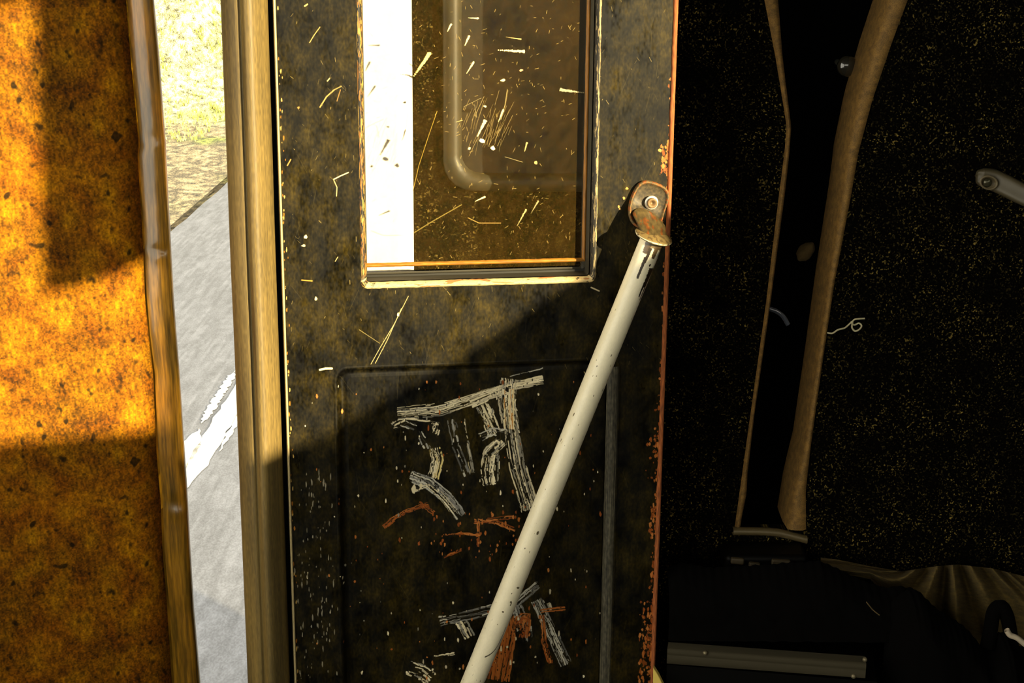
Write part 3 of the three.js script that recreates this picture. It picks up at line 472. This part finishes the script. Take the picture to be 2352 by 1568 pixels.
{
  const wall = group('wall_front', [0.6, FLOOR, ZC]);
  tag(wall, 'black speckled carpet-covered end wall right of the black door', 'wall', 'structure');
  const q = (px, py) => { const p = atZ(px, py, ZC).sub(wall.position); return p; };
  const ys = []; for (let y = -140; y <= 1215; y += 15) ys.push(y); ys.push(1215);
  const Lo = ys.map((y) => q(along(cutL, y), y)), Ro = ys.map((y) => q(along(cutR, y), y));
  const ring = [...Lo, ...Ro.slice().reverse()];
  const s = new THREE.Shape([[XPOST + 0.0005 - 0.6, 0], [X1 - 0.6, 0], [X1 - 0.6, ROOF - FLOOR], [XPOST + 0.0005 - 0.6, ROOF - FLOOR]].map((p) => new THREE.Vector2(...p)));
  s.holes.push(new THREE.Path(ring.map((p) => new THREE.Vector2(p.x, p.y)).reverse()));
  // left of the door's free edge the wall lies further back, behind the door
  put('carpet', uvXY(new THREE.ExtrudeGeometry(s, { depth: 0.014, bevelEnabled: false }).translate(0, 0, -0.014)), carpetMat, wall);
  // tan vinyl edge: lip and inner reveal, two sides and the foot
  const tA = lattice(200, 71), tB = lattice(24, 72), tan = dataTex(512, 512, (u, v) => { const k = 1 + 0.35 * (tA(u, v) - 0.5) + 0.3 * (tB(u, v) - 0.5); return [122 * k, 92 * k, 42 * k]; });
  const tanM = std({ map: tan, roughness: 0.8, side: THREE.DoubleSide });
  const lp = (o, w, sg) => [v3(o.x - sg * 0.0006, o.y, 0.0005), v3(o.x + sg * w * 0.2, o.y, 0.0038), v3(o.x + sg * w * 0.6, o.y, 0.0040), v3(o.x + sg * w, o.y, 0.0008)];
  const lr = ys.map((y, i) => { const w = (along(cutLi, y) - along(cutL, y)) * 0.00044; return [...lp(Lo[i], w, 1), v3(Lo[i].x + w + 0.001, Lo[i].y, -0.065)]; });
  const rrw = ys.map((y, i) => { const w = along(cutRw, y) * 0.00044, e = Ro[i].x - w; return [...lp(Ro[i], w, -1), v3(e - 0.0015 - 0.001 * fbm(y * 0.01, 1, 1, 2), Ro[i].y, -0.022), v3(e - 0.001, Ro[i].y, -0.045), v3(e, Ro[i].y, -0.066)]; });
  const uvT = (i, j, p) => [(p.x + p.z) / 0.1, p.y / 0.1];
  put('edge_trim', grid(lr, uvT), tanM, wall);
  put('edge_trim', grid(rrw, uvT), tanM, wall);
  // dark recess behind the cutout
  put('recess', [box(-0.60 + 0.17, -0.60 + 0.52, 0.42, ROOF - FLOOR, -0.125, -0.111), box(-0.43, -0.08, 0.42, 0.43, -0.125, -0.015), box(-0.43, -0.42, 0.42, 1.7, -0.125, -0.015), box(-0.09, -0.08, 0.42, 1.7, -0.125, -0.015)], dull(0.0004, 0.0004, 0.0004), wall);
  // metal lip and belt housing at the foot of the cutout
  const p0 = q(1682, 1216), p1 = q(1852, 1228), bar = []; for (let i = 0; i <= 20; i++) { const t = i / 20, r = []; for (let j = 0; j < 10; j++) { const an = j / 10 * 6.283; r.push(v3(lerp(p0.x, p1.x, t), lerp(p0.y, p1.y, t) + 0.002 * Math.sin(t * 3.1) + Math.sin(an) * 0.0045 + (t > 0.6 ? -(t - 0.6) * 0.01 : 0), 0.004 + Math.cos(an) * 0.005)); } bar.push(r); }
  put('metal_lip', grid(bar, undefined, true), std({ color: lin(0.12, 0.09, 0.04), metalness: 0.2, roughness: 0.4 }), wall);
}
{ // belt housing below the cutout
  const a = atZ(1655, 1262, ZC + 0.01), b = atZ(1842, 1288, ZC + 0.01), g = group('belt_housing', [(a.x + b.x) / 2, b.y, ZC + 0.02]);
  const w = b.x - a.x;
  put('case', rbox(-w / 2, w / 2, -0.05, 0.02, -0.018, 0.024, 0.006), M.blackPlastic, g);
  put('metal_edge', rbox(-w / 2 - 0.001, w / 2, -0.006, -0.003, 0.0235, 0.0265, 0.001).rotateZ(-0.04), std({ color: lin(0.25, 0.21, 0.13), metalness: 0.4, roughness: 0.45 }), g);
  for (const [x, y, ww] of [[-w / 2 + 0.012, 0.012, 0.014], [-w / 2 + 0.03, 0.008, 0.012], [w / 2 - 0.03, 0.014, 0.02]]) put('clip', rbox(x - ww / 2, x + ww / 2, y - 0.0035, y + 0.0035, 0.022, 0.028, 0.002).rotateZ(-0.2 + y * 10), std({ color: lin(0.05, 0.036, 0.015), roughness: 0.6 }), g);
  tag(g, 'black belt housing with thin metal edge at the foot of cutout', 'housing');
}
{ // small things inside the cutout
  const p = atZ(1946, 152, ZC - 0.06), g = group('screw', p.toArray());
  put('head', new THREE.SphereGeometry(0.011, 20, 12, 0, 6.3, 0, Math.PI / 2).rotateX(Math.PI / 2).scale(1, 1, 0.6), new THREE.MeshPhysicalMaterial({ color: lin(0.02, 0.018, 0.012), roughness: 0.18, clearcoat: 1 }), g);
  put('shank', new THREE.CylinderGeometry(0.003, 0.003, 0.05, 12).rotateX(Math.PI / 2).translate(0, 0, -0.026), M.zinc, g);
  tag(g, 'glossy black screw head inside the cutout beside the tan edge', 'screw');
  const f = atZ(1850, 578, ZC - 0.075), fg = new THREE.IcosahedronGeometry(0.0105, 4), fp = fg.attributes.position;
  for (let i = 0; i < fp.count; i++) { const v = v3(fp.getX(i), fp.getY(i), fp.getZ(i)), k = 1 + 0.35 * fbm(v.x * 90, v.y * 90, v.z * 90, 3); fp.setXYZ(i, v.x * k * 0.9 + v.y * 0.4, v.y * k * 1.0, v.z * k * 0.7); }
  fg.computeVertexNormals();
  tag(put('foam_scrap', fg.translate(f.x, f.y, f.z), std({ color: lin(0.1, 0.065, 0.02), roughness: 1 })), 'scrap of tan foam caught inside the cutout', 'foam');
  const arc = new THREE.CatmullRomCurve3([[1764, 708], [1782, 714], [1798, 726], [1810, 745]].map((a) => atZ(...a, ZC - 0.03)));  // glossy blue-grey tube drawn in the shape of a highlight
  tag(put('belt_highlight', new THREE.TubeGeometry(arc, 24, 0.0028, 8), new THREE.MeshPhysicalMaterial({ color: lin(0.06, 0.07, 0.09), roughness: 0.2, clearcoat: 1 })), 'curved blue-grey arc built as a belt reel highlight inside the dark cutout', 'loop');
}
{ // loose thread
  const t = new THREE.CatmullRomCurve3([[1900, 764], [1912, 765], [1925, 757], [1940, 753], [1950, 745], [1958, 738], [1957, 752], [1964, 760], [1974, 756], [1979, 748], [1973, 742], [1962, 746], [1957, 742], [1962, 734], [1972, 732], [1986, 731]].map(([x, y], i) => atZ(x, y, ZC + 0.006 + 0.0015 * Math.sin(i))));
  tag(put('loose_thread', new THREE.TubeGeometry(t, 120, 0.0009, 6), std({ color: lin(0.5, 0.45, 0.28), roughness: 1 })), 'curled pale loose thread hanging from the tan cutout edge', 'thread');
}
{ // grab handle on the carpet
  const g = group('grab_handle', atZ(2272, 420, ZC).toArray());
  const path = [[2236, 402, 0.2], [2240, 402, 12], [2250, 404, 18], [2272, 409, 21], [2300, 421, 21], [2330, 436, 20.5], [2360, 447, 20], [2400, 456, 19], [2450, 460, 19], [2520, 455, 19], [2560, 448, 20], [2585, 444, 14], [2592, 443, 0.2]];
  const cpts = path.map(([x, y, w], i) => { const p = atZ(x, y, ZC).sub(g.position); p.z = 0.006 + (i > 3 && i < 10 ? 0.03 * Math.min(1, Math.min((i - 3) / 3, (10 - i) / 3)) : 0); return [p, w * 0.00044 * 2]; });
  const curve = new THREE.CatmullRomCurve3(cpts.map((c) => c[0])), rows = [];
  for (let i = 0; i <= 90; i++) {
    const t = i / 90, c = curve.getPoint(t), tg = curve.getTangent(t).setZ(0).normalize(), nn = v3(-tg.y, tg.x, 0), u = t * (cpts.length - 1), k = Math.min(cpts.length - 2, Math.floor(u)), w = lerp(cpts[k][1], cpts[k + 1][1], u - k) / 2 * 1.15, r = [];
    for (let j = 0; j < 28; j++) { const a = j / 28 * 6.283, e = Math.sin(a) > 0 ? 1 : 0.6; r.push(c.clone().addScaledVector(nn, Math.cos(a) * w).add(v3(0, 0, Math.sin(a) * Math.min(w, 0.012) * e + 0.003 * Math.max(0, Math.sin(a)) * Math.cos(a * 2)))); }
    rows.push(r);
  }
  put('grip', grid(rows, undefined, true), std({ color: lin(0.07, 0.056, 0.028), roughness: 0.5, side: THREE.DoubleSide }), g);
  const sc = atZ(2272, 420, ZC + 0.02).sub(g.position);
  put('screw_well', new THREE.LatheGeometry([[0.0085, 0.0022], [0.0074, 0.0034], [0.0062, 0.0022], [0.0058, -0.001], [0, -0.001]].map((p) => new THREE.Vector2(...p)), 30).rotateX(Math.PI / 2).scale(1.15, 0.85, 1).rotateZ(-0.3).translate(sc.x, sc.y, 0.0165), std({ color: lin(0.13, 0.1, 0.05), roughness: 0.5 }), g);
  put('screw_head', new THREE.SphereGeometry(0.0046, 18, 10).scale(1, 1, 0.5).translate(sc.x - 0.001, sc.y, 0.0182), new THREE.MeshPhysicalMaterial({ color: lin(0.06, 0.055, 0.03), roughness: 0.2, metalness: 0.5 }), g);
  tag(g, 'grey-beige plastic grab handle screwed to the black carpet wall', 'handle');
}

// ---------------------------------------------------------------- behind the pane: white post and a solid frame for the reflected window
{
  const z = Z0, xr = XPOST, r = [];
  const outline = new THREE.Shape(); const x0 = xr - 0.10, zf = 0.062, zb = -0.06, R = 0.016;
  outline.moveTo(x0, -zf); outline.lineTo(xr - R, -zf); outline.absarc(xr - R, R - zf, R, -Math.PI / 2, 0); outline.lineTo(xr, -zb); outline.lineTo(x0, -zb);
  tag(put('door_post', new THREE.ExtrudeGeometry(outline, { depth: ROOF - FLOOR, bevelEnabled: false, curveSegments: 12 }).rotateX(-Math.PI / 2).translate(0, FLOOR, z), new THREE.MeshStandardMaterial({ color: M.jamb.color, roughness: 0.6, side: THREE.DoubleSide })), 'sunlit white painted door post seen through the door pane', 'post', 'structure');
}
{
  const g = group('window_2', atZ(1200, 200, ZC + 0.004).toArray());  // solid frame built in place of the window reflected in the glass
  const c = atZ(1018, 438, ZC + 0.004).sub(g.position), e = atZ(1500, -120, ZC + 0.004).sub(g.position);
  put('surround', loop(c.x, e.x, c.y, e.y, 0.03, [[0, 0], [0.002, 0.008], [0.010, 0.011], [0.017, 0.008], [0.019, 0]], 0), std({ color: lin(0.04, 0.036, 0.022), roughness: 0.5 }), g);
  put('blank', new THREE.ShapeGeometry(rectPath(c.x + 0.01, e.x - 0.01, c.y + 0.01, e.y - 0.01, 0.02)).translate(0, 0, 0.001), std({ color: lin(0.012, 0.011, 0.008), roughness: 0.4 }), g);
  tag(g, 'dark rounded frame built behind the dusty pane as a window reflection', 'window', 'structure');
}

// ---------------------------------------------------------------- bottom right: box with metal edge strip, bag, crumpled cloth
let BOXTOP = 1.05;
{
  const g = group('wheel_box', [0.18, FLOOR, -1.425]); g.rotation.y = THREE.MathUtils.degToRad(-9.2);
  const pl = v3(0, 0, 1).applyAxisAngle(v3(0, 1, 0), g.rotation.y), at = (px, py) => { const p = onPlane(px, py, g.position, pl).sub(g.position); return p.applyAxisAngle(v3(0, 1, 0), -g.rotation.y); };
  const a = at(1500, 1502), b = at(1988, 1538), y = (a.y + b.y) / 2;
  put('body', box(-0.02, b.x + 0.012, 0.001, b.y - 0.012, -0.085, 0.0), M.blackPlastic, g);
  const st = []; for (const [dz, dy] of [[-0.012, 0], [0.001, 0], [0.004, -0.002], [0.004, -0.006], [0.0025, -0.0075], [0.004, -0.009], [0.004, -0.016], [0.001, -0.017]]) st.push([v3(-0.02, a.y + 0.009 + dy, dz), v3(b.x, b.y + 0.009 + dy, dz)]);
  put('edge_strip', grid(st), std({ color: lin(0.036, 0.029, 0.012), metalness: 0, roughness: 0.85, side: THREE.DoubleSide }), g);
  for (const [px, py] of [[1986, 1510], [1960, 1548], [1620, 1495]]) { const p = at(px, py); put('rivet', new THREE.SphereGeometry(0.0026, 12, 8).translate(p.x, p.y, 0.004), std({ color: lin(0.2, 0.17, 0.1), metalness: 0.5, roughness: 0.4 }), g); }
  BOXTOP = FLOOR + Math.max(a.y, b.y) + 0.011; tag(g, 'black floor box with a riveted grey metal edge strip', 'box');
  const rp = [[1502, 1528], [1512, 1545], [1526, 1574], [1540, 1640], [1502, 1640]].map(([x, y]) => onPlane(x, y, g.position.clone().addScaledVector(pl, 0.02), pl)), wp = rp[0];
  const wedge = new THREE.ExtrudeGeometry(new THREE.Shape(rp.map((p) => new THREE.Vector2((p.x - wp.x) / pl.z, p.y - wp.y)).reverse()), { depth: 0.006, bevelEnabled: true, bevelSize: 0.0008, bevelThickness: 0.0008 }).rotateY(g.rotation.y);
  tag(put('yellow_rag', wedge.translate(wp.x, wp.y, wp.z), std({ color: lin(0.75, 0.55, 0.12), roughness: 0.9 })), 'bright yellow rag tip at the foot of the black door', 'rag');
}
{ // crumpled tan cloth tucked along the foot of the carpet wall
  const top = [[1885, 1280], [1920, 1284], [2000, 1300], [2070, 1312], [2150, 1300], [2200, 1296], [2280, 1305], [2360, 1325], [2460, 1345]];
  const rows = [];
  for (let i = 0; i <= 60; i++) {
    const t = i / 60, r = [];
    for (let j = 0; j <= 130; j++) {
      const px = lerp(1885, 2460, j / 130), y0 = along(top, px), y1 = y0 + lerp(30, 225, clamp((px - 2000) / 190));
      const s = px - 2180, fan = s / (60 + 160 * t);
      const pleat = 0.022 * Math.sin(fan * 9 + 0.8 * Math.sin(fan * 3.1)) * Math.exp(-Math.pow(s / 130, 2)) + 0.008 * Math.sin((t * 3 + px * 0.01) * 3) * clamp((2130 - px) / 120) + 0.005 * fbm(px * 0.02, t * 4, 3, 3) + 0.004 * fbm(px * 0.05, t * 9, 6, 2);
      const z = ZC + 0.026 + 0.02 * t + pleat;
      r.push(atZ(px, lerp(y0, y1, t), z).add(v3(0, 0, 0)));
    }
    rows.push(r);
  }
  const a = lattice(64, 81), b = lattice(256, 82), tx = dataTex(512, 512, (u, v) => { const k = 1 + 0.3 * (a(u, v) - 0.5) + 0.25 * (b(u, v) - 0.5); return [88 * k, 72 * k, 32 * k]; });
  tag(put('crumpled_cloth', grid(rows), std({ map: tx, roughness: 0.95, side: THREE.DoubleSide })), 'crumpled tan cloth gathered along the foot of carpet wall', 'cloth');
}
{ // black bag in front of it
  const edge = [[1500, 1310], [1560, 1290], [1640, 1300], [1800, 1290], [1880, 1284], [1920, 1300], [1960, 1322], [2000, 1335], [2030, 1346], [2060, 1340], [2090, 1345], [2105, 1352], [2125, 1372], [2150, 1396], [2170, 1410], [2195, 1424], [2215, 1438], [2228, 1452], [2245, 1480], [2270, 1520], [2300, 1560], [2330, 1600]];
  const ZB = -1.455, BB = BOXTOP, rows = [];
  for (let i = 0; i <= 26; i++) {
    const t = i / 26, r = [];
    for (let j = 0; j <= 120; j++) {
      const px = lerp(1530, 2128, j / 120), y0 = along(edge, px) + 1.5 * Math.sin(px * 0.3), p = atZ(px, y0, ZB - 0.025); p.y = Math.max(p.y, BB + 0.006);
      const a = t * Math.PI * 0.5, zz = ZB - 0.025 + 0.045 * Math.sin(Math.min(a * 1.3, Math.PI / 2)) + 0.006 * fbm(px * 0.02, t * 5, 2, 3), y = lerp(p.y, BB, 1 - Math.cos(a));
      r.push(v3(p.x, i === 0 ? p.y - 0.004 : Math.max(BB, y + 0.003 * fbm(px * 0.03, t * 6, 8, 2) * t), zz));
    }
    rows.push(r);
  }
  const g = group('black_bag', [0.35, BB, ZB]);
  put('body', grid(rows).translate(-0.35, -BB, -ZB), M.blackCloth, g);
  const strap = (pts, r, m, n) => { const c = new THREE.CatmullRomCurve3(pts.map(([x, y, z]) => atZ(x, y, z).sub(g.position))); put(n, new THREE.TubeGeometry(c, 40, r, 10), m, g); };
  strap([[2020, 1412, -1.43], [2005, 1400, -1.43], [1990, 1382, -1.43]].map(([x, y, z]) => [x, y, z]), 0.0006, std({ color: lin(0.12, 0.08, 0.03), roughness: 0.5 }), 'zip_glint');
  tag(g, 'black lumpy bag on the floor box below the carpet cutout', 'bag');
}
{ // black sack standing on the floor at the right, before the cloth
  const edge = [[2034, 1420], [2050, 1376], [2085, 1352], [2110, 1356], [2125, 1372], [2150, 1396], [2170, 1410], [2195, 1424], [2215, 1438], [2232, 1456], [2256, 1486], [2276, 1478], [2292, 1450], [2306, 1452], [2318, 1484], [2345, 1482], [2380, 1500], [2430, 1530], [2460, 1600]], ZS = -1.45, rows = [];
  const g = group('black_sack', [0.5, FLOOR, ZS + 0.04]);
  for (let i = 0; i <= 30; i++) {
    const t = i / 30, r = [];
    for (let j = 0; j <= 110; j++) {
      const px = lerp(2034, 2460, j / 110), e = Math.min(1, Math.min(j, 110 - j) / 14), p = atZ(px, along(edge, px) + 1.5 * Math.sin(px * 0.4), ZS), a = Math.min(1, t * 3) * Math.PI / 2;
      r.push(v3(p.x, t < 0.34 ? p.y - 0.03 * (1 - Math.cos(a)) : lerp(p.y - 0.03, FLOOR + 0.001, (t - 0.34) / 0.66), ZS + 0.05 * Math.sin(a) * Math.sqrt(e) + 0.012 * fbm(px * 0.015, t * 4, 3, 3) * Math.sin(a)).sub(g.position));
    }
    rows.push(r);
  }
  put('body', grid(rows), M.blackCloth, g);
  const c = new THREE.CatmullRomCurve3([[2266, 1492, ZS + 0.012], [2276, 1440, ZS], [2284, 1402, ZS], [2298, 1392, ZS], [2310, 1408, ZS], [2320, 1450, ZS], [2324, 1496, ZS + 0.012]].map((q) => atZ(...q).sub(g.position)));
  put('carry_loop', new THREE.TubeGeometry(c, 40, 0.0075, 10), M.blackCloth, g);
  tag(g, 'tall black sack with a carry loop before the tan cloth', 'sack');
}
{
  const c = new THREE.CatmullRomCurve3([[2312, 1446], [2320, 1458], [2335, 1464], [2348, 1474], [2372, 1492], [2400, 1500]].map(([x, y]) => atZ(x, y, -1.37)));
  tag(put('white_cord', new THREE.TubeGeometry(c, 40, 0.0028, 8), std({ color: lin(0.5, 0.42, 0.3), roughness: 0.8 })), 'short pale cord lying over the black sack at right', 'cord');
}

scene.traverse((o) => { if (o.isMesh) { o.castShadow = true; o.receiveShadow = true; } });
renderer.render(scene, camera);
